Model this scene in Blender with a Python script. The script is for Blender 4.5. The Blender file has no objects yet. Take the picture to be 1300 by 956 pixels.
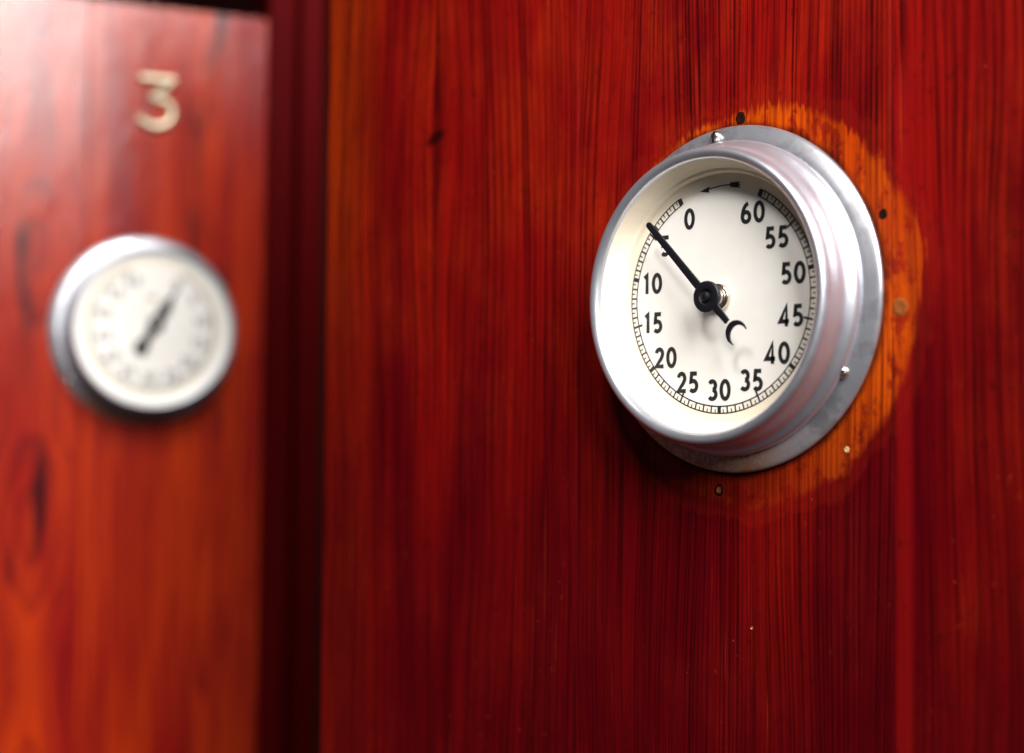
import bpy, bmesh, math, random
from mathutils import Matrix, Vector
random.seed(7)
PI = math.pi
scene = bpy.context.scene
C = scene.collection
S = 0.055                                   # radius of the printed minute ring in metres

# ------------------------------------------------------------------ camera
cam = bpy.data.cameras.new('camera')
cam_ob = bpy.data.objects.new('camera', cam)
C.objects.link(cam_ob)
M = Matrix(((0.70259, 0.029944, 0.710965), (0.711542, -0.041696, -0.701405), (0.008641, 0.998682, -0.050602))).to_4x4()
M.translation = Vector((0.46133, -0.60419, -0.05947))
cam_ob.matrix_world = M
cam.sensor_fit = 'HORIZONTAL'
cam.sensor_width = 36.0
cam.lens = 2000 * 36 / 1300
cam.shift_x = 0.0
cam.shift_y = -44.5 / 1300
cam.clip_start = 0.02
cam.clip_end = 60
cam.dof.use_dof = True
cam.dof.focus_distance = 0.757
cam.dof.aperture_fstop = 3.2
cam.dof.aperture_blades = 9
scene.camera = cam_ob

# ------------------------------------------------------------------ light and exposure
world = bpy.data.worlds.new('World')
scene.world = world
world.use_nodes = True
bg = world.node_tree.nodes['Background']
bg.inputs['Color'].default_value = (0.62, 0.60, 0.66, 1)
bg.inputs['Strength'].default_value = 0.07

def area(name, loc, target, sx, sy, power, col):
    l = bpy.data.lights.new(name, 'AREA')
    l.shape = 'RECTANGLE'; l.size = sx; l.size_y = sy; l.energy = power; l.color = col
    o = bpy.data.objects.new(name, l); C.objects.link(o)
    o.location = loc
    o.rotation_euler = (Vector(target) - Vector(loc)).to_track_quat('-Z', 'Y').to_euler()
    return o
area('window_light', (2.2, -1.10, 1.75), (-0.6, 0.05, 0.05), 1.35, 1.9, 250, (1.0, 0.97, 0.95))
sp = bpy.data.lights.new('added_spot', 'SPOT')  # unseen lamp, added so its soft cone shapes the door's falloff
sp.energy = 26; sp.color = (1.0, 0.95, 0.91); sp.spot_size = math.radians(50); sp.spot_blend = 1.0
sp.shadow_soft_size = 0.09
so = bpy.data.objects.new('added_spot', sp); C.objects.link(so)
so.location = (0.24, -0.60, 0.66)
so.rotation_euler = (Vector((-0.04, 0.0, 0.19)) - so.location).to_track_quat('-Z', 'Y').to_euler()
vs = scene.view_settings
vs.view_transform = 'Standard'; vs.look = 'None'; vs.exposure = 0.0; vs.gamma = 1.0
vs.use_curve_mapping = False
scene.render.engine = 'CYCLES'

# ------------------------------------------------------------------ node helpers
class G:
    """small wrapper that writes node maths as expressions"""
    def __init__(self, name):
        self.m = bpy.data.materials.new(name); self.m.use_nodes = True
        self.t = self.m.node_tree; self.t.nodes.clear()
        self.out = self.n('ShaderNodeOutputMaterial')
        self.p = self.n('ShaderNodeBsdfPrincipled')
        self.t.links.new(self.p.outputs[0], self.out.inputs[0])
    def n(self, t): return self.t.nodes.new(t)
    def set(self, sock, v):
        if v is None: return
        if isinstance(v, bpy.types.NodeSocket): self.t.links.new(v, sock)
        elif isinstance(v, (tuple, list)) and len(v) == 3 and sock.type == 'RGBA': sock.default_value = (*v, 1)
        else: sock.default_value = v
    def math(self, op, a, b=None, c=None):
        nd = self.n('ShaderNodeMath'); nd.operation = op
        for i, v in enumerate((a, b, c)): self.set(nd.inputs[i], v)
        return nd.outputs[0]
    def add(self, a, b): return self.math('ADD', a, b)
    def sub(self, a, b): return self.math('SUBTRACT', a, b)
    def mul(self, a, b): return self.math('MULTIPLY', a, b)
    def div(self, a, b): return self.math('DIVIDE', a, b)
    def step(self, v, lo, hi, a=0.0, b=1.0):
        nd = self.n('ShaderNodeMapRange'); nd.interpolation_type = 'SMOOTHSTEP'
        for i, x in enumerate((v, lo, hi, a, b)): self.set(nd.inputs[i], x)
        return nd.outputs[0]
    def xyz(self):
        co = self.n('ShaderNodeTexCoord').outputs['Object']
        s = self.n('ShaderNodeSeparateXYZ'); self.t.links.new(co, s.inputs[0])
        return s.outputs
    def vec(self, x, y, z):
        nd = self.n('ShaderNodeCombineXYZ')
        for i, v in enumerate((x, y, z)): self.set(nd.inputs[i], v)
        return nd.outputs[0]
    def noise(self, v, scale=1.0, detail=3.0, rough=0.5):
        nd = self.n('ShaderNodeTexNoise')
        self.set(nd.inputs['Vector'], v); nd.inputs['Scale'].default_value = scale
        nd.inputs['Detail'].default_value = detail; nd.inputs['Roughness'].default_value = rough
        return nd.outputs['Fac']
    def voro(self, v, scale):
        nd = self.n('ShaderNodeTexVoronoi'); self.set(nd.inputs['Vector'], v); nd.inputs['Scale'].default_value = scale
        return nd.outputs['Distance']
    def mix(self, f, a, b):
        nd = self.n('ShaderNodeMix'); nd.data_type = 'RGBA'
        self.set(nd.inputs[0], f); self.set(nd.inputs[6], a); self.set(nd.inputs[7], b)
        return nd.outputs[2]
    def bump(self, h, strength, dist, normal=None):
        nd = self.n('ShaderNodeBump'); nd.inputs['Strength'].default_value = strength
        nd.inputs['Distance'].default_value = dist
        self.set(nd.inputs['Height'], h)
        if normal is not None: self.set(nd.inputs['Normal'], normal)
        return nd.outputs[0]
    def pr(self, **k):
        for a, v in k.items(): self.set(self.p.inputs[a.replace('_', ' ')], v)

def sq(g, a): return g.mul(a, a)

def wood_right(name, seed, pitch, grain, broad, lift=0.0, halo=True, strip=False, smooth=0.0, knot=True, wear=None):
    """stained softwood: vertical growth lines, fine fibres, blotchy stain with light falloff down the door, bare halo round the dial"""
    g = G(name); x, y, z = g.xyz()
    w = g.sub(g.noise(g.vec(g.mul(x, 7.0), seed, g.mul(z, 2.3)), 1, 2), 0.5)
    xw = g.add(x, g.mul(w, 0.034))
    if knot:                                               # grain swerves round a small knot
        dx = g.sub(x, -0.2156); dz = g.sub(z, 0.1043)
        e = g.math('EXPONENT', g.mul(g.add(g.mul(sq(g, dx), 2500.0), g.mul(sq(g, dz), 260.0)), -1.0))
        xw = g.sub(xw, g.mul(g.mul(dx, e), 0.55))
    drift = g.noise(g.vec(g.mul(xw, 26.0), seed + 3, 0.0), 1, 3)
    ph = g.add(g.mul(xw, 2 * PI / pitch), g.mul(drift, 34.0))
    ph = g.add(ph, g.mul(g.noise(g.vec(g.mul(xw, 150.0), seed + 2, g.mul(z, 0.8)), 1, 2), 7.0))
    ring = g.math('POWER', g.add(g.mul(g.math('SINE', ph), 0.5), 0.5), 1.8)
    irregular = g.noise(g.vec(g.mul(xw, 190.0), seed, g.mul(z, 4.0)), 1, 4, 0.6)
    ring = g.mul(ring, g.step(irregular, 0.36, 0.66, 0.05, 1.0))
    fib = g.noise(g.vec(g.mul(xw, 1500.0), seed, g.mul(z, 22.0)), 1, 3, 0.6)
    fine = g.noise(g.vec(g.mul(xw, 520.0), seed + 1, g.mul(z, 5.0)), 1, 3, 0.65)
    big = g.noise(g.vec(g.mul(xw, broad), seed + 5, g.mul(z, 2.2)), 1, 4, 0.55)
    blotch = g.noise(g.vec(g.mul(x, 24.0), seed + 8, g.mul(z, 13.0)), 1, 4, 0.6)
    late = g.math('MINIMUM', g.add(g.mul(ring, grain), g.mul(g.step(fine, 0.43, 0.66), 0.80)), 1.0)
    late = g.mul(late, g.step(g.noise(g.vec(g.mul(x, 55.0), seed + 13, g.mul(z, 30.0)), 1, 4, 0.65), 0.25, 0.6, 0.70, 1.0))
    early = g.mix(g.step(g.add(big, g.mul(g.add(z, g.add(0.03, g.step(z, -0.05, 0.10, -lift * 0.5, lift))), 0.85)), 0.32, 0.68), (0.092, 0.0003, 0.0030), (0.225, 0.0038, 0.0026))  # stain tone, plus the light's falloff down the door put into colour
    early = g.mix(g.mul(g.step(blotch, 0.40, 0.75), g.step(g.add(z, g.mul(big, 0.12)), -0.06, 0.14, 0.16, 0.75)), early, (0.32, 0.016, 0.0020))  # blotches strengthen with height, part of the same light falloff in colour
    if wear:                                               # thin stain along an edge of the board
        x0, x1, amt = wear
        early = g.mix(g.mul(g.step(g.add(x, g.mul(w, 0.05)), x0, x1, 1.0, 0.0), g.step(g.add(z, g.mul(blotch, 0.1)), -0.05, 0.16, 0.12, amt)), early, (0.30, 0.026, 0.0012))
    dark = g.mix(g.step(big, 0.3, 0.7), (0.024, 0.0002, 0.0013), (0.058, 0.0009, 0.0010))
    col = g.mix(late, early, dark)
    col = g.mix(g.step(fib, 0.40, 0.68, 0.0, 0.38), col, (0.035, 0.0008, 0.0010))
    pore = g.noise(g.vec(g.mul(xw, 1900.0), seed + 4, g.mul(z, 90.0)), 1, 2)
    col = g.mix(g.step(pore, 0.66, 0.74, 0.0, 0.5), col, (0.012, 0.0006, 0.0006))
    if strip:                                              # paler strip where the stain missed
        xs = g.add(x, g.mul(g.sub(blotch, 0.5), 0.0022))
        m = g.mul(g.mul(g.step(xs, 0.0860, 0.0905), g.step(xs, 0.0935, 0.0990, 1.0, 0.0)), g.step(z, 0.085, 0.115, 1.0, 0.0))
        m = g.mul(m, g.step(big, 0.25, 0.6, 0.70, 1.0))
        col = g.mix(g.mul(m, 0.55), col, (0.27, 0.005, 0.005))
    if halo:
        n1 = g.noise(g.vec(g.mul(x, 45.0), 4.0, g.mul(z, 30.0)), 1, 4, 0.55)
        n2 = g.noise(g.vec(g.mul(xw, 420.0), 2.0, g.mul(z, 26.0)), 1, 2)
        hx = g.sub(x, 0.0055); hz = g.sub(z, -0.005)
        r = g.math('SQRT', g.add(sq(g, hx), sq(g, hz)))
        r = g.add(r, g.add(g.mul(g.sub(n1, 0.5), 0.026), g.mul(g.mul(g.sub(n2, 0.5), 0.014), g.step(z, -0.06, 0.05, 0.35, 1.0))))
        r = g.sub(r, g.mul(g.step(g.add(x, z), 0.075, 0.135), 0.0050))
        hm = g.step(r, 0.0915, g.add(0.0935, g.mul(g.step(n1, 0.4, 0.7), 0.006)), 1.0, 0.0)
        old = g.step(r, 0.1000, 0.1030, 1.0, 0.0)
        bare = g.mix(g.step(blotch, 0.3, 0.7), (0.38, 0.035, 0.0010), (0.51, 0.074, 0.0018))
        barel = g.mix(g.step(big, 0.3, 0.7), (0.10, 0.006, 0.001), (0.19, 0.015, 0.0015))
        cover = g.step(g.add(g.mul(x, 1.0), g.mul(z, 0.9)), -0.07, 0.055, 0.18, 1.0)
        cover = g.mul(cover, g.step(n2, 0.28, 0.5, 0.72, 1.0))
        col = g.mix(g.mul(old, 0.15), col, (0.28, 0.012, 0.003))
        worn = g.step(g.noise(g.vec(g.mul(x, 95.0), 9.0, g.mul(z, 60.0)), 1, 4, 0.65), 0.38, 0.50, 0.22, 1.0)
        col = g.mix(g.mul(g.mul(hm, cover), worn), col, g.mix(g.mul(late, 0.9), bare, barel))
        rr = g.math('SQRT', g.add(sq(g, x), sq(g, z)))           # darker ring close around the flange
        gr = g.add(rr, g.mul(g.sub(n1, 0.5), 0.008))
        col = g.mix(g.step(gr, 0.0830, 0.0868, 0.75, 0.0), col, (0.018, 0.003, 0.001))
        col = g.mix(g.mul(g.math('MULTIPLY', g.step(r, 0.0965, 0.0975), g.step(r, 0.0980, 0.0992, 1.0, 0.0)), g.mul(g.step(n1, 0.45, 0.7), 0.35)), col, (0.030, 0.002, 0.001))
    dirt = g.noise(g.vec(g.mul(x, 140.0), seed + 21, g.mul(z, 110.0)), 1, 5, 0.7)
    col = g.mix(g.step(dirt, 0.56, 0.72, 0.0, 0.45), col, (0.030, 0.0015, 0.0012))
    rub = g.noise(g.vec(g.mul(x, 210.0), seed + 27, g.mul(z, 150.0)), 1, 5, 0.7)
    col = g.mix(g.mul(g.step(rub, 0.63, 0.75), g.step(blotch, 0.45, 0.65, 0.0, 0.5)), col, (0.42, 0.045, 0.006))
    # scuffs down the grain, chips and specks of bare wood
    scuff = g.noise(g.vec(g.mul(xw, 600.0), seed + 11, g.mul(z, 9.0)), 1, 2)
    col = g.mix(g.mul(g.step(scuff, 0.70, 0.78), 0.45), col, (0.36, 0.045, 0.006))
    vs_ = g.voro(g.vec(g.mul(x, 75.0), seed, g.mul(z, 52.0)), 1.0)
    col = g.mix(g.mul(g.step(vs_, 0.010, 0.034, 1.0, 0.0), 0.4), col, (0.60, 0.13, 0.04))
    vd = g.voro(g.vec(g.mul(x, 85.0), seed + 4, g.mul(z, 70.0)), 1.0)
    col = g.mix(g.mul(g.step(vd, 0.03, 0.06, 1.0, 0.0), 0.6), col, (0.02, 0.002, 0.002))
    if knot:
        kd = g.math('SQRT', g.add(sq(g, g.mul(dx, 0.75)), sq(g, g.add(g.mul(dz, 1.6), g.mul(dx, -0.5)))))
        kd = g.add(kd, g.mul(g.sub(g.noise(g.vec(g.mul(x, 300.0), 0.0, g.mul(z, 300.0)), 1, 2), 0.5), 0.004))
        col = g.mix(g.step(kd, 0.0028, 0.0085, 0.92, 0.0), col, (0.012, 0.001, 0.001))
    wob = g.noise(g.vec(g.mul(x, 16.0), 0.0, g.mul(z, 9.0)), 1, 2)
    b = g.bump(g.add(g.mul(late, -1.0 + smooth * 0.6), g.mul(fib, 0.5)), 0.35, 0.00022)
    b = g.bump(wob, 0.25, 0.004, b)
    rough = g.add(g.mul(blotch, 0.16), 0.36)
    g.pr(Base_Color=col, Roughness=rough, Normal=b, Specular_IOR_Level=0.06)
    return g.m

def wood_left(name, seed, cx, wave=0.00075):
    """stained plain sawn softwood: nested flame figure, thick wavy varnish"""
    g = G(name); x, y, z = g.xyz()
    w = g.sub(g.noise(g.vec(g.mul(x, 9.0), seed, g.mul(z, 3.0)), 1, 3), 0.5)
    dx = g.sub(g.add(x, g.mul(w, 0.022)), cx)
    hyp = g.math('SQRT', g.add(sq(g, dx), g.math('ADD', 0.00004, g.mul(sq(g, g.math('SINE', g.add(g.mul(z, 13.0), seed))), wave))))
    t = g.add(g.mul(hyp, 95.0), g.mul(g.math('SINE', g.mul(z, 11.0)), 0.35))
    t = g.add(t, g.mul(g.noise(g.vec(g.mul(x, 60.0), seed, g.mul(z, 4.0)), 1, 3), 1.6))
    ring = g.math('POWER', g.math('FRACT', t), 1.6)
    ring = g.mul(ring, g.step(g.math('FRACT', t), 0.88, 1.0, 1.0, 0.0))
    fine = g.noise(g.vec(g.mul(x, 420.0), seed, g.mul(z, 4.0)), 1, 3, 0.6)
    big = g.noise(g.vec(g.mul(x, 26.0), seed + 2, g.mul(z, 3.0)), 1, 4, 0.6)
    flame = g.mul(g.step(g.noise(g.vec(g.mul(x, 42.0), seed + 6, g.mul(z, 6.5)), 1, 3), 0.57, 0.70), g.step(hyp, 0.016, 0.035, 1.0, 0.0))
    early = g.mix(g.step(big, 0.30, 0.70), (0.235, 0.0030, 0.0028), (0.44, 0.034, 0.0014))
    dark = g.mix(g.step(big, 0.30, 0.70), (0.08, 0.0010, 0.003), (0.22, 0.0060, 0.002))
    col = g.mix(g.math('MINIMUM', g.add(g.mul(ring, 0.75), g.mul(g.step(fine, 0.45, 0.75), 0.35)), 1.0), early, dark)
    col = g.mix(g.mul(flame, 0.9), col, (0.030, 0.0008, 0.0030))
    wob = g.noise(g.vec(g.mul(x, 42.0), 1.0, g.mul(z, 24.0)), 1, 3, 0.55)
    pits = g.noise(g.vec(g.mul(x, 260.0), 1.0, g.mul(z, 190.0)), 1, 3, 0.6)
    b = g.bump(wob, 0.10, 0.004); b = g.bump(pits, 0.30, 0.0012, b)
    g.pr(Base_Color=col, Roughness=0.5, Specular_IOR_Level=0.03, Coat_Weight=1.0, Coat_Roughness=0.18, Coat_IOR=1.5, Normal=g.bump(fine, 0.2, 0.0002), Coat_Normal=b)
    return g.m

def wood_plain(name, a, b_, rough=0.5):
    g = G(name); x, y, z = g.xyz()
    n = g.noise(g.vec(g.mul(x, 120.0), g.mul(y, 120.0), g.mul(z, 3.0)), 1, 4, 0.6)
    big = g.noise(g.vec(g.mul(x, 20.0), g.mul(y, 20.0), g.mul(z, 2.0)), 1, 3)
    col = g.mix(g.step(g.add(g.mul(n, 0.7), g.mul(big, 0.5)), 0.4, 0.8), a, b_)
    g.pr(Base_Color=col, Roughness=rough, Normal=g.bump(n, 0.2, 0.0004), Specular_IOR_Level=0.02)
    return g.m

def metal(name, col, rough, tarnish=0.0, rust=False, brushed=True, oxide=0.0):
    g = G(name); x, y, z = g.xyz()
    r = g.math('SQRT', g.add(sq(g, x), sq(g, z)))
    an = g.math('ARCTAN2', z, x)
    spun = g.noise(g.vec(g.mul(r, 2600.0), g.mul(y, 2600.0), g.mul(an, 1.2)), 1, 3, 0.6)
    cl = g.noise(g.vec(g.mul(x, 60.0), g.mul(y, 60.0), g.mul(z, 60.0)), 1, 5, 0.62)
    sm = g.noise(g.vec(g.mul(x, 420.0), g.mul(y, 420.0), g.mul(z, 420.0)), 1, 3, 0.6)
    c = col; met = 1.0 - oxide
    if tarnish:
        c = g.mix(g.mul(g.step(cl, 0.47, 0.62), tarnish), col, (0.16, 0.155, 0.16))
        c = g.mix(g.mul(g.step(sm, 0.66, 0.78), 0.5), c, (0.10, 0.09, 0.085))
    rg = g.add(rough, g.mul(g.sub(cl, 0.5), 0.22))
    if rust:                                               # brown corrosion along the lower edge and stains above
        low = g.step(g.add(z, g.mul(g.sub(cl, 0.5), 0.035)), -0.068, -0.046, 1.0, 0.0)
        low = g.mul(low, g.step(x, 0.012, 0.045, 1.0, 0.30))
        spots = g.step(sm, 0.36, 0.58, 0.65, 1.0)
        lm = g.mul(low, spots)
        c = g.mix(lm, c, g.mix(sm, (0.13, 0.045, 0.016), (0.46, 0.20, 0.09)))
        met = g.math('SUBTRACT', 1.0 - oxide, g.mul(lm, 0.85))
        rg = g.add(rg, g.mul(lm, 0.25))
    h = g.add(g.mul(spun, 0.6 if brushed else 0.0), g.mul(cl, 0.8))
    g.pr(Base_Color=c, Metallic=met, Roughness=rg, Normal=g.bump(h, 0.10, 0.0004))
    return g.m

def enamel(name, a, b_, rough, r0, r1, edge):
    g = G(name); x, y, z = g.xyz()
    r = g.math('SQRT', g.add(sq(g, x), sq(g, z)))
    n = g.noise(g.vec(g.mul(x, 55.0), g.mul(y, 55.0), g.mul(z, 55.0)), 1, 4, 0.6)
    rr = g.add(r, g.mul(g.sub(n, 0.5), 0.012))
    c = g.mix(g.step(n, 0.35, 0.7), a, b_)
    c = g.mix(g.step(rr, r0, r1), c, edge)
    v = g.voro(g.vec(g.mul(x, 95.0), g.mul(y, 95.0), g.mul(z, 95.0)), 1.0)
    c = g.mix(g.mul(g.step(v, 0.03, 0.06, 1.0, 0.0), 0.35), c, (0.35, 0.30, 0.24))
    g.pr(Base_Color=c, Roughness=rough, Normal=g.bump(n, 0.05, 0.001), Specular_IOR_Level=0.4)
    return g.m

def paint(name, col, rough=0.4, met=0.0, speck=0.0, spec=0.5):
    g = G(name); x, y, z = g.xyz()
    n = g.noise(g.vec(g.mul(x, 600.0), g.mul(y, 600.0), g.mul(z, 600.0)), 1, 3, 0.6)
    c2 = tuple(min(1, v * 1.5 + speck) for v in col)
    g.pr(Base_Color=g.mix(g.step(n, 0.5, 0.75), col, c2), Roughness=rough, Metallic=met, Normal=g.bump(n, 0.08, 0.0003), Specular_IOR_Level=spec)
    return g.m

MT = {
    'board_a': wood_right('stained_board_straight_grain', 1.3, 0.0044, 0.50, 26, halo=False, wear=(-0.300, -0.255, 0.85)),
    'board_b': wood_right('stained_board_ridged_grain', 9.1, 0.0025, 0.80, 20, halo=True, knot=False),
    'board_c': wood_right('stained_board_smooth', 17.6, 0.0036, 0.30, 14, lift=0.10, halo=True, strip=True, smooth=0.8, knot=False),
    'left_a': wood_left('varnished_flame_grain', 2.2, -0.094),
    'left_b': wood_left('varnished_plain_grain', 6.4, 0.060, 0.00012),
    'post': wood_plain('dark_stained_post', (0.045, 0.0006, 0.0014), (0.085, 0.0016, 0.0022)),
    'inside': wood_plain('dark_stained_inside', (0.010, 0.002, 0.002), (0.02, 0.004, 0.003), 0.7),
    'alu': metal('spun_aluminium', (0.66, 0.685, 0.75), 0.37, oxide=0.12),
    'flange': metal('tarnished_aluminium', (0.60, 0.61, 0.66), 0.32, tarnish=0.42, rust=True, oxide=0.15),
    'flange_dark': metal('worn_plating', (0.50, 0.50, 0.54), 0.24, tarnish=0.3),
    'steel': metal('screw_steel', (0.72, 0.66, 0.60), 0.26, brushed=False),
    'nickel': metal('worn_nickel', (0.70, 0.63, 0.54), 0.25, brushed=False),
    'brass': metal('polished_brass', (0.60, 0.50, 0.36), 0.48, brushed=False),
    'liner': enamel('cream_paint', (0.80, 0.70, 0.55), (0.83, 0.75, 0.61), 0.42, 0.2, 0.3, (0.8, 0.7, 0.6)),
    'dial': enamel('white_enamel', (0.79, 0.765, 0.71), (0.82, 0.80, 0.755), 0.38, 0.050, 0.0575, (0.78, 0.70, 0.56)),
    'dial_pale': enamel('pale_enamel', (0.80, 0.785, 0.74), (0.83, 0.82, 0.78), 0.38, 0.2, 0.3, (0.8, 0.78, 0.74)),
    'ink': paint('black_print', (0.012, 0.012, 0.015), 0.5),
    'brownink': paint('brown_print', (0.42, 0.24, 0.10), 0.5),
    'black': paint('black_lacquer', (0.0045, 0.0045, 0.007), 0.42),
    'hole': paint('old_screw_hole', (0.012, 0.003, 0.002), 0.8, spec=0.05),
    'plug': paint('bare_filler', (0.22, 0.06, 0.012), 0.7, spec=0.1),
    'chip': paint('pale_chip', (0.50, 0.34, 0.14), 0.7, spec=0.1),
}

# ------------------------------------------------------------------ mesh helpers
def link(name, me, mat, parent=None, smooth=None):
    if smooth is not None:
        for p in me.polygons: p.use_smooth = True
        me.set_sharp_from_angle(angle=math.radians(smooth))
    if mat is not None and not me.materials: me.materials.append(mat)
    o = bpy.data.objects.new(name, me); C.objects.link(o)
    if parent is not None: o.parent = parent
    return o
def empty(name, loc=(0, 0, 0), rotz=0.0):
    o = bpy.data.objects.new(name, None); C.objects.link(o)
    o.location = loc; o.rotation_euler = (0, 0, rotz); o.empty_display_size = 0.02
    return o
def tag(o, label, cat, group=None):
    o['label'] = label; o['category'] = cat
    if group: o['group'] = group
    return o
def finish(bm, name):
    bmesh.ops.remove_doubles(bm, verts=bm.verts, dist=1e-7)
    bmesh.ops.recalc_face_normals(bm, faces=bm.faces)
    me = bpy.data.meshes.new(name); bm.to_mesh(me); bm.free(); return me
def box_mesh(name, x0, x1, y0, y1, z0, z1, bevel=0.0015):
    bm = bmesh.new(); bmesh.ops.create_cube(bm, size=1)
    for v in bm.verts:
        v.co = Vector((x0 if v.co.x < 0 else x1, y0 if v.co.y < 0 else y1, z0 if v.co.z < 0 else z1))
    if bevel: bmesh.ops.bevel(bm, geom=list(bm.edges), offset=bevel, segments=3, affect='EDGES', profile=0.6)
    return finish(bm, name)
def H(h): return (h + 0.2) * S               # height above the door in ring-radius units -> metres
def smooth_profile(pts, k=5):
    """Catmull-Rom through the profile points"""
    out = []
    n = len(pts)
    for i in range(n - 1):
        p0 = pts[max(i - 1, 0)]; p1 = pts[i]; p2 = pts[i + 1]; p3 = pts[min(i + 2, n - 1)]
        for j in range(k):
            t = j / k
            out.append(tuple(0.5 * (2 * b + (c - a) * t + (2 * a - 5 * b + 4 * c - d) * t * t + (3 * b - a - 3 * c + d) * t ** 3)
                             for a, b, c, d in zip(p0, p1, p2, p3)))
    out.append(pts[-1]); return out
def lathe(name, prof, seg=144, cx=0.0, cz=0.0, wob=0.0):
    """revolve (radius, height) in ring units about the dial axis (-Y)"""
    bm = bmesh.new(); rings = []
    for r, h in prof:
        if r < 1e-6: rings.append([bm.verts.new((cx * S, -H(h), cz * S))]); continue
        rings.append([bm.verts.new(((cx + r * math.cos(2 * PI * i / seg)) * S,
                                    -H(h), (cz + r * math.sin(2 * PI * i / seg)) * S)) for i in range(seg)])
    for a, b in zip(rings, rings[1:]):
        for i in range(seg):
            j = (i + 1) % seg
            if len(a) == 1 and len(b) == 1: continue
            if len(a) == 1: bm.faces.new((a[0], b[i], b[j]))
            elif len(b) == 1: bm.faces.new((a[i], b[0], a[j]))
            else: bm.faces.new((a[i], b[i], b[j], a[j]))
    return finish(bm, name)
def ribbon(bm, pts, w, h, closed=False, caps='flat', w2=None):
    """flat stroke of width w along 2-D points (ring units), lying at height h"""
    n = len(pts); L = []; R_ = []
    for i, p in enumerate(pts):
        a = pts[(i - 1) % n] if (closed or i > 0) else None
        b = pts[(i + 1) % n] if (closed or i < n - 1) else None
        d1 = Vector((p[0] - a[0], p[1] - a[1])).normalized() if a else None
        d2 = Vector((b[0] - p[0], b[1] - p[1])).normalized() if b else None
        d = (d1 + d2) if (d1 and d2) else (d1 or d2)
        d.normalize(); nrm = Vector((-d.y, d.x))
        k = 1.0
        if d1 and d2: k = min(1.0 / max(0.35, nrm.dot(Vector((-d1.y, d1.x)))), 1.9)
        ww = w if w2 is None else w + (w2 - w) * i / (n - 1)
        q = Vector(p)
        L.append(q + nrm * ww * k / 2); R_.append(q - nrm * ww * k / 2)
    mk = lambda q: bm.verts.new((q.x * S, -H(h), q.y * S))
    lv = [mk(q) for q in L]; rv = [mk(q) for q in R_]
    for i in range(n if closed else n - 1):
        j = (i + 1) % n
        bm.faces.new((lv[i], lv[j], rv[j], rv[i]))
def arc(cx, cy, rx, ry, a0, a1, n=14):
    return [(cx + rx * math.cos(math.radians(a0 + (a1 - a0) * i / n)), cy + ry * math.sin(math.radians(a0 + (a1 - a0) * i / n))) for i in range(n + 1)]
# digit centre lines in a box of height 1 (baseline 0)
DIG = {
    '0': (0.56, [(arc(0.28, 0.5, 0.235, 0.43, 90, 450, 28)[:-1], True)]),
    '1': (0.40, [([(0.07, 0.80), (0.24, 0.93), (0.24, 0.0)], False)]),
    '2': (0.54, [(arc(0.265, 0.70, 0.20, 0.225, 170, -25, 14) + [(0.36, 0.44), (0.06, 0.075), (0.53, 0.075)], False)]),
    '3': (0.52, [(arc(0.24, 0.715, 0.195, 0.21, 150, -80, 12), False), (arc(0.235, 0.29, 0.225, 0.225, 84, -145, 14), False)]),
    '4': (0.58, [([(0.56, 0.24), (0.05, 0.24), (0.41, 0.95), (0.41, 0.0)], False)]),
    '5': (0.52, [([(0.47, 0.925), (0.14, 0.925), (0.10, 0.53)] + arc(0.235, 0.315, 0.225, 0.25, 118, -140, 14), False)]),
    '6': (0.56, [(arc(0.47, 0.33, 0.40, 0.62, 98, 180, 10), False), (arc(0.285, 0.305, 0.215, 0.235, 180, 540, 22)[:-1], True)]),
}
def numeral_mesh(txt, cx, cy, size, h, wt=0.205):
    bm = bmesh.new(); gap = 0.215 * size
    tot = sum(DIG[c][0] for c in txt) * size + gap * (len(txt) - 1)
    x = cx - tot / 2
    for c in txt:
        for k, (pts, cl) in enumerate(DIG[c][1]):
            ribbon(bm, [(x + p[0] * size, cy - size / 2 + p[1] * size) for p in pts], wt * size, h + 0.0004 * k, cl)
        x += DIG[c][0] * size + gap
    return finish(bm, 'numeral')

GAP = 26.57
def ang(v, ccw=True, roll=0.0):
    a = 90 + GAP + v / 60 * (360 - 2 * GAP)
    if not ccw: a = 180 - a
    return math.radians(a + roll)
def ticks_mesh(ccw=True, roll=0.0):
    bm = bmesh.new(); h = 0.0022
    def bar(a, r0, r1, w, hh):
        d = Vector((math.cos(a), math.sin(a)))
        ribbon(bm, [tuple(d * r0), tuple(d * r1)], w, hh)
    a0, a1 = ang(0, ccw, roll), ang(60, ccw, roll)
    for rr in (0.938, 0.998):
        ribbon(bm, [(rr * math.cos(a0 + (a1 - a0) * i / 240), rr * math.sin(a0 + (a1 - a0) * i / 240)) for i in range(241)], 0.011, h)
    for v in range(61):
        a = ang(v, ccw, roll)
        if v % 10 == 0: bar(a, 0.936, 1.0, 0.036 if 0 < v < 60 else 0.046, h + 0.0008)
        elif v % 5 == 0: bar(a, 0.895, 1.0, 0.018, h + 0.0008)
        else: bar(a, 0.938, 1.0, 0.0145, h + 0.0004)
        if v < 60: bar(ang(v + 0.5, ccw, roll), 0.962, 1.0, 0.0100, h + 0.0004)
    return finish(bm, 'minute_scale')
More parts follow.
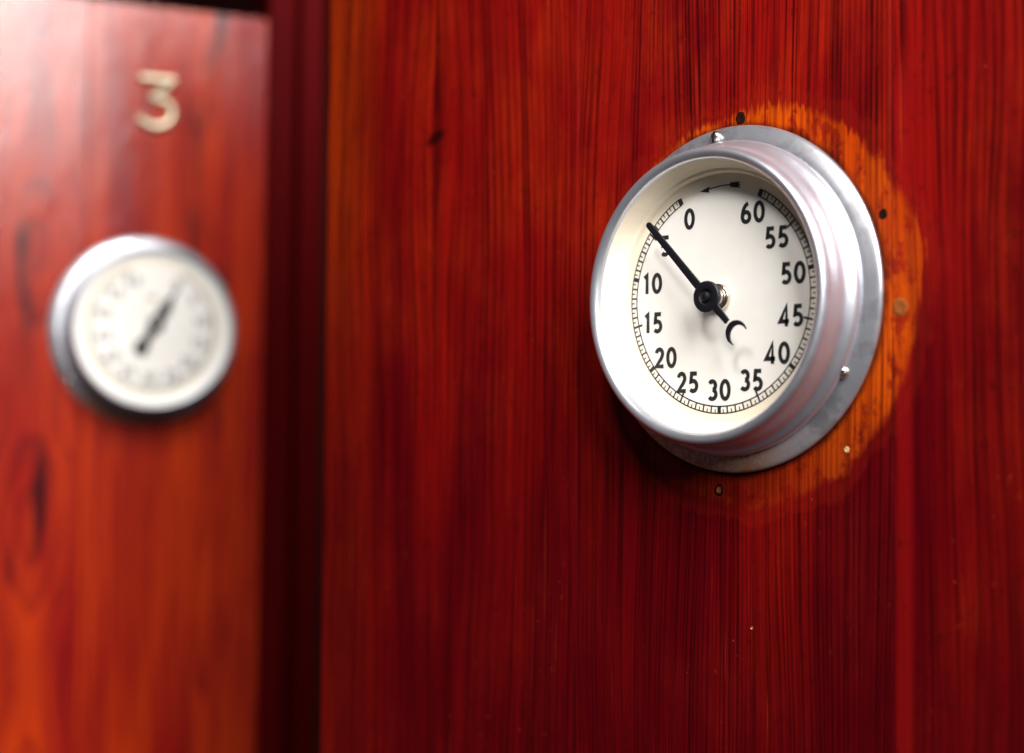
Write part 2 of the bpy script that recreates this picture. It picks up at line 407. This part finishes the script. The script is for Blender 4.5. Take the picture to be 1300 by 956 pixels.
def plate(name, loops, h0, h1, bevel=0.0):
    """closed 2-D outline (ring units) extruded between two heights"""
    bm = bmesh.new()
    for pts in loops:
        lo = [bm.verts.new((p[0] * S, -H(h0), p[1] * S)) for p in pts]
        hi = [bm.verts.new((p[0] * S, -H(h1), p[1] * S)) for p in pts]
        bm.faces.new(hi); bm.faces.new(lo[::-1])
        n = len(pts)
        for i in range(n): bm.faces.new((lo[i], lo[(i + 1) % n], hi[(i + 1) % n], hi[i]))
    bmesh.ops.recalc_face_normals(bm, faces=bm.faces)
    if bevel:
        ed = [e for e in bm.edges if len(e.link_faces) == 2 and e.calc_face_angle(0) > 1.2]
        bmesh.ops.bevel(bm, geom=ed, offset=bevel * S, segments=2, affect='EDGES', profile=0.6)
    bmesh.ops.triangulate(bm, faces=[f for f in bm.faces if len(f.verts) > 4])
    me = bpy.data.meshes.new(name); bm.to_mesh(me); bm.free(); return me
def turn(pts, deg, cx=0.0, cy=0.0):
    c, s = math.cos(math.radians(deg)), math.sin(math.radians(deg))
    return [(cx + c * x - s * y, cy + s * x + c * y) for x, y in pts]

# ------------------------------------------------------------------ the cubicle front: doors, frame, dark inside
DG = 'stained board doors of the cubicles'
BT = 0.034
door_r = tag(empty('cubicle_door', (0, 0, 0)), 'dark red stained board door carrying the large sharp dial', 'door', DG)
zr0, zr1 = -0.95, 0.42
for mat, x0, x1 in (('board_a', -0.316, -0.10250), ('board_b', -0.10230, 0.08650), ('board_c', 0.0867, 0.262)):
    link('board', box_mesh('board', x0, x1, 0.0, BT, zr0, zr1, 0.0005), MT[mat], door_r)

LLOC, LROT = (-0.76384, 0.14443, 0.0187), 1.2110455719
door_l = tag(empty('cubicle_door', LLOC, LROT), 'glossy orange red varnished door with the brass figure and the blurred dial', 'door', DG)
for mat, x0, x1 in (('left_a', -0.43, -0.0522), ('left_b', -0.0519, 0.1085)):
    link('board', box_mesh('board', x0, x1, 0.0, BT, -0.95, 0.2915, 0.0010), MT[mat], door_l)

frame = tag(empty('door_frame', LLOC, LROT), 'dark stained upright post and boarding behind the right door edge', 'door frame')
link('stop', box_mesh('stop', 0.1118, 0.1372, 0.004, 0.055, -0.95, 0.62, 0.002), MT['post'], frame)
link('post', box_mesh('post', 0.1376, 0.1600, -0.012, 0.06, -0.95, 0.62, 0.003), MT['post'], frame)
link('back_panel', box_mesh('back_panel', -0.6, 0.9, 0.60, 0.62, -0.95, 0.62, 0.0), MT['inside'], frame)
link('side_panel', box_mesh('side_panel', 0.9003, 0.92, 0.03, 0.60, -0.95, 0.62, 0.0), MT['inside'], frame)
link('side_panel', box_mesh('side_panel', -0.62, -0.6003, 0.06, 0.60, -0.95, 0.62, 0.0), MT['inside'], frame)
link('top_panel', box_mesh('top_panel', -0.62, 0.92, 0.03, 0.62, 0.6203, 0.64, 0.0), MT['inside'], frame)  # unseen roof board, added to keep light out of the gap above the door

# old screw holes left by an earlier dial, filler plug, chip: parts of the right door
def pock(name, x, z, r, mat, ring):
    bm = bmesh.new(); n = 14
    prof = [(1.25, 0.0), (1.0, 0.00035), (0.72, 0.0003), (0.45, 0.00012)]
    rings = []
    jit = [random.uniform(0.9, 1.1) for _ in range(n)]
    for k, h in prof:
        rings.append([bm.verts.new((x + r * k * jit[i] * math.cos(2 * PI * i / n), -h, z + r * k * jit[i] * 1.12 * math.sin(2 * PI * i / n))) for i in range(n)])
    for a, b in zip(rings, rings[1:]):
        for i in range(n): bm.faces.new((a[i], b[i], b[(i + 1) % n], a[(i + 1) % n]))
    nring = len(bm.faces)
    bm.faces.new(rings[-1])
    me = finish(bm, name)
    me.materials.append(MT[ring]); me.materials.append(MT[mat])
    for p in me.polygons: p.material_index = 1 if p.center.length and (abs(p.center.x - x) < r * 0.55 and abs(p.center.z - z) < r * 0.6) else 0
    return link(name, me, None, door_r, 60)
pock('screw_hole', 0.0038, 0.0868, 0.0024, 'hole', 'hole')
pock('screw_hole', 0.0823, 0.0336, 0.0018, 'hole', 'hole')
pock('screw_hole', -0.0086, -0.0915, 0.0022, 'plug', 'hole')
pock('filler_plug', 0.0908, -0.0081, 0.0030, 'plug', 'plug')
pock('wood_chip', 0.0632, -0.0709, 0.0010, 'chip', 'chip')
pock('wood_chip', 0.0108, -0.1555, 0.0006, 'chip', 'plug')

# ------------------------------------------------------------------ brass figure on the left door
def figure3():
    def rb(bm, pts, w, rise):
        n = len(pts); rows = []
        for i, p in enumerate(pts):
            a = pts[max(i - 1, 0)]; b = pts[min(i + 1, n - 1)]
            d = Vector((b[0] - a[0], b[1] - a[1])).normalized(); nr = Vector((-d.y, d.x)); q = Vector(p)
            row = []
            for off, hh in ((-0.5, 0.0), (-0.5, 0.25), (-0.30, 0.80), (0, 1.0), (0.30, 0.80), (0.5, 0.25), (0.5, 0.0)):
                v = q + nr * off * w
                row.append(bm.verts.new((v.x, -hh * rise, v.y)))
            rows.append(row)
        for r0, r1 in zip(rows, rows[1:]):
            for k in range(6): bm.faces.new((r0[k], r0[k + 1], r1[k + 1], r1[k]))
        bm.faces.new(rows[0]); bm.faces.new(rows[-1])
    bm = bmesh.new(); w = 0.0098
    rb(bm, [(-0.0140, 0.0215), (0.0, 0.0217), (0.0165, 0.0215)], w, 0.0052)
    rb(bm, [(0.0150, 0.0200), (0.0075, 0.0125), (-0.0045, 0.0028)], w, 0.0054)
    bowl = [(-0.0045, 0.0042)] + [(0.0005 + 0.0150 * math.cos(math.radians(a)), -0.0085 + 0.0128 * math.sin(math.radians(a))) for a in range(62, -141, -10)] + [(-0.0152, -0.0150)]
    rb(bm, bowl, w, 0.0050)
    bmesh.ops.recalc_face_normals(bm, faces=bm.faces)
    me = bpy.data.meshes.new('brass_numeral'); bm.to_mesh(me); bm.free(); return me
num = link('brass_numeral', figure3(), MT['brass'], None, 40)
lm = Matrix.Translation(LLOC) @ Matrix.Rotation(LROT, 4, 'Z')
num.matrix_world = lm @ Matrix.Translation((0.0062, 0.0, 0.2040))
tag(num, 'brass figure 3 fixed high on the glossy left door', 'door number')

# ------------------------------------------------------------------ dials
FLANGE = [(1.2, -0.2), (1.49, -0.2)] + smooth_profile([(1.507, -0.192), (1.512, -0.176), (1.505, -0.158), (1.486, -0.143), (1.455, -0.128), (1.41, -0.110), (1.37, -0.099), (1.335, -0.097)], 4) + [(1.2, -0.098)]
BEZEL = smooth_profile([(1.358, -0.0975), (1.364, -0.086), (1.366, -0.066), (1.360, -0.040), (1.346, -0.016), (1.322, 0.012), (1.298, 0.050), (1.284, 0.105), (1.280, 0.17), (1.278, 0.225), (1.268, 0.266), (1.252, 0.291), (1.230, 0.301), (1.203, 0.295), (1.182, 0.281), (1.171, 0.263), (1.167, 0.244)], 4) + [(1.166, 0.22)]
LINER = smooth_profile([(1.1675, 0.238), (1.162, 0.200), (1.150, 0.135), (1.131, 0.085), (1.118, 0.06)], 3) + smooth_profile([(1.115, 0.053), (1.10, 0.05), (1.088, 0.043), (1.080, 0.02), (1.076, 0.0005)], 3)
NUMS = {0: (-0.333, 0.709), 5: (-0.606, 0.491), 10: (-0.757, 0.162), 15: (-0.747, -0.191), 20: (-0.600, -0.506), 25: (-0.350, -0.727),
        30: (-0.003, -0.797), 35: (0.340, -0.716), 40: (0.604, -0.494), 45: (0.742, -0.186), 50: (0.766, 0.168), 55: (0.600, 0.478), 60: (0.350, 0.708)}
ME = {'flange': lathe('mounting_flange', FLANGE), 'bezel': lathe('bezel', BEZEL), 'liner': lathe('bezel_liner', LINER),
      'dial': lathe('dial', [(1.079, -0.03), (1.079, 0.0), (0.9, 0.0), (0.5, 0.0), (0.0, 0.0)]),
      'collar': lathe('shaft_collar', smooth_profile([(0.122, 0.0), (0.120, 0.035), (0.110, 0.046), (0.098, 0.048)], 3) + [(0.088, 0.040), (0.080, 0.040), (0.078, 0.075), (0.070, 0.084), (0.048, 0.084), (0.046, 0.165), (0.0, 0.165)], 40)}
dome = smooth_profile([(0.052, 0.0), (0.051, 0.018), (0.042, 0.036), (0.024, 0.047), (0.0, 0.050)], 3)
def screw(parent, u, v, slot_deg):
    r = math.hypot(u, v)
    h0 = -0.116 if r > 1.40 else -0.100
    s = link('screw', lathe('screw', [(a, b + h0) for a, b in dome], 20, u, v), MT['steel'], parent, 50)
    t = turn([(-0.046, -0.006), (0.046, -0.006), (0.046, 0.006), (-0.046, 0.006)], slot_deg, u, v)
    link('slot', plate('slot', [t], h0 + 0.03, h0 + 0.0508), MT['hole'], s)

DEEP = 0.52                                  # the left dial sits this much further out (ring units)
NECK = [(1.30, -0.0975), (1.275, -0.085), (1.20, -0.05)] + smooth_profile([(1.165, 0.0), (1.150, 0.12), (1.150, 0.30), (1.165, 0.42), (1.205, 0.485), (1.245, 0.52), (1.266, 0.56), (1.272, 0.61), (1.268, 0.645), (1.256, 0.660), (1.238, 0.660), (1.226, 0.648), (1.221, 0.63)], 4) + [(1.220, 0.60)]
LINER_D = smooth_profile([(1.2215, 0.632), (1.216, 0.595), (1.200, 0.568), (1.150, 0.545), (1.10, 0.529), (1.076, 0.5205)], 4)
ME['bezel_deep'] = lathe('bezel', NECK); ME['liner_deep'] = lathe('bezel_liner', LINER_D)
def dial_thing(loc, rotz, label, ccw, roll):
    t = tag(empty('dial_timer', loc, rotz), label, 'dial', 'round dial timers on the cubicle doors')
    link('mounting_flange', ME['flange'] if ccw else ME['flange'].copy(), None, t, 40).data.materials.append(MT['flange'] if ccw else MT['flange_dark'])
    deep = '' if ccw else '_deep'
    link('bezel', ME['bezel' + deep], MT['alu'], t, 60)
    link('bezel_liner', ME['liner' + deep], MT['dial_pale' if deep else 'liner'], t, 40)
    d = link('dial', ME['dial'], MT['dial'], t, 40)
    if deep: d.location.y = -DEEP * S
    link('minute_scale', ticks_mesh(ccw, roll), MT['ink'], d)
    for v, (x, y) in NUMS.items():
        if not ccw: x, y = turn([(-x, y)], roll)[0]
        link('numeral', numeral_mesh(str(v), x, y, 0.178, 0.0022, 0.205 if ccw else 0.15), MT['ink'], d)
    k = link('shaft_collar', ME['collar'], MT['nickel'], t, 40)
    k.location.y = d.location.y
    if deep: k.scale = (0.62, 1.0, 0.62)
    return t, d

t1, d1 = dial_thing((0, 0, 0), 0.0, 'sharp silver rimmed dial with crescent tailed black hand near the five', True, 0.0)
screw(t1, -0.125, 1.425, 78)
screw(t1, 1.185, -0.664, 20)
screw(t1, -1.16, -0.83, -40)
# direction arrow at the top of the dial
bm = bmesh.new()
aa = [(0.985 * math.cos(math.radians(a)), 0.985 * math.sin(math.radians(a))) for a in range(77, 104, 2)]
aa = [(0.222 - (0.222 + 0.15) * i / 10, 0.957 - 0.012 * i / 10 + 0.018 * math.sin(PI * i / 10)) for i in range(11)]
ribbon(bm, aa, 0.010, 0.0022)
def tri(pts, h):
    bm.faces.new([bm.verts.new((p[0] * S, -H(h), p[1] * S)) for p in pts])
tri([(-0.220, 0.938), (-0.098, 0.978), (-0.122, 0.951), (-0.112, 0.921)], 0.0026)
for k in (1, -1):
    tri([(0.100, 0.968), (0.118, 0.968 + k * 0.020), (0.222, 0.957 + k * 0.026), (0.196, 0.958)], 0.0026 + 0.0003 * k)
link('direction_arrow', finish(bm, 'direction_arrow'), MT['ink'], d1)
# hand with crescent tail
DIR = 134.3; hc = (0.022, -0.008)
bar = [(0.10, -0.036), (0.10, 0.036), (0.55, 0.032), (0.90, 0.029)] + arc(0.930, 0.0, 0.028, 0.028, 80, -80, 8) + [(0.90, -0.029), (0.55, -0.032)]
neck = [(-0.10, 0.034), (-0.10, -0.034), (-0.31, -0.026), (-0.31, 0.026)]
rO = 0.107; cxO = -0.352 - rO + 0.0
cO = -0.348 - rO + 0.012
tipx = cO - 0.057; tipy = math.sqrt(rO ** 2 - 0.057 ** 2)
outer = [(cO + rO * math.cos(a), rO * math.sin(a)) for a in [math.atan2(tipy, -0.057) * (1 - 2 * i / 26) for i in range(27)]]
sag = 0.112; rI = (tipy ** 2 + sag ** 2) / (2 * sag); cI = tipx + sag - rI
ai = math.atan2(tipy, tipx - cI)
inner = [(cI + rI * math.cos(ai * (-1 + 2 * i / 20)), rI * math.sin(ai * (-1 + 2 * i / 20))) for i in range(1, 20)]
hand = link('hand', plate('hand', [turn(bar, DIR, *hc), turn(neck, DIR, *hc), turn(outer + inner, DIR, *hc)], 0.190, 0.212, 0.004), MT['black'], t1, 30)
link('hub', lathe('hub', [(0.0, 0.178), (0.130, 0.178)] + smooth_profile([(0.137, 0.19), (0.137, 0.212), (0.130, 0.222), (0.10, 0.226), (0.070, 0.224), (0.060, 0.212), (0.052, 0.210)], 3) + [(0.040, 0.212), (0.038, 0.236), (0.030, 0.242), (0.0, 0.244)], 48, *hc), MT['black'], hand, 35)

t2, d2 = dial_thing(LLOC, LROT, 'blurred silver rimmed dial with ball tailed hand on the glossy left door', False, -3.0)
screw(t2, -0.125, 1.425, 30); screw(t2, 1.185, -0.664, 60); screw(t2, -1.16, -0.83, 10)
DIR2 = 60.0; hc2 = (0.045, 0.07)
b1 = [(0.05, -0.06), (0.05, 0.06), (0.22, 0.098), (0.42, 0.060), (0.50, 0.020), (0.76, 0.011), (0.78, 0.0), (0.76, -0.011), (0.50, -0.020), (0.42, -0.060), (0.22, -0.098)]
b2 = [(-0.05, 0.085), (-0.05, -0.085), (-0.18, -0.072), (-0.36, -0.058), (-0.36, 0.058), (-0.18, 0.072)]
ball = arc(-0.43, 0.0, 0.118, 0.118, 0, 360, 24)[:-1]
hand2 = link('hand', plate('hand', [turn(b1, DIR2, *hc2), turn(b2, DIR2, *hc2), turn(ball, DIR2, *hc2)], 0.190, 0.212, 0.004), MT['black'], t2, 30)
hand2.location.y = -(DEEP - 0.14) * S
link('hub', lathe('hub', [(0.0, 0.178), (0.126, 0.178)] + smooth_profile([(0.130, 0.19), (0.130, 0.212), (0.090, 0.226), (0.060, 0.236), (0.0, 0.240)], 3), 36, *hc2), MT['black'], hand2, 35)
link('pin', lathe('pin', [(0.040, 0.236), (0.036, 0.252), (0.0, 0.256)], 20, *hc2), MT['nickel'], hand2, 40)
bm = bmesh.new()
ribbon(bm, [(-0.09, 0.47), (0.06, 0.47)], 0.055, 0.0022)
link('maker_mark', finish(bm, 'maker_mark'), MT['brownink'], d2)
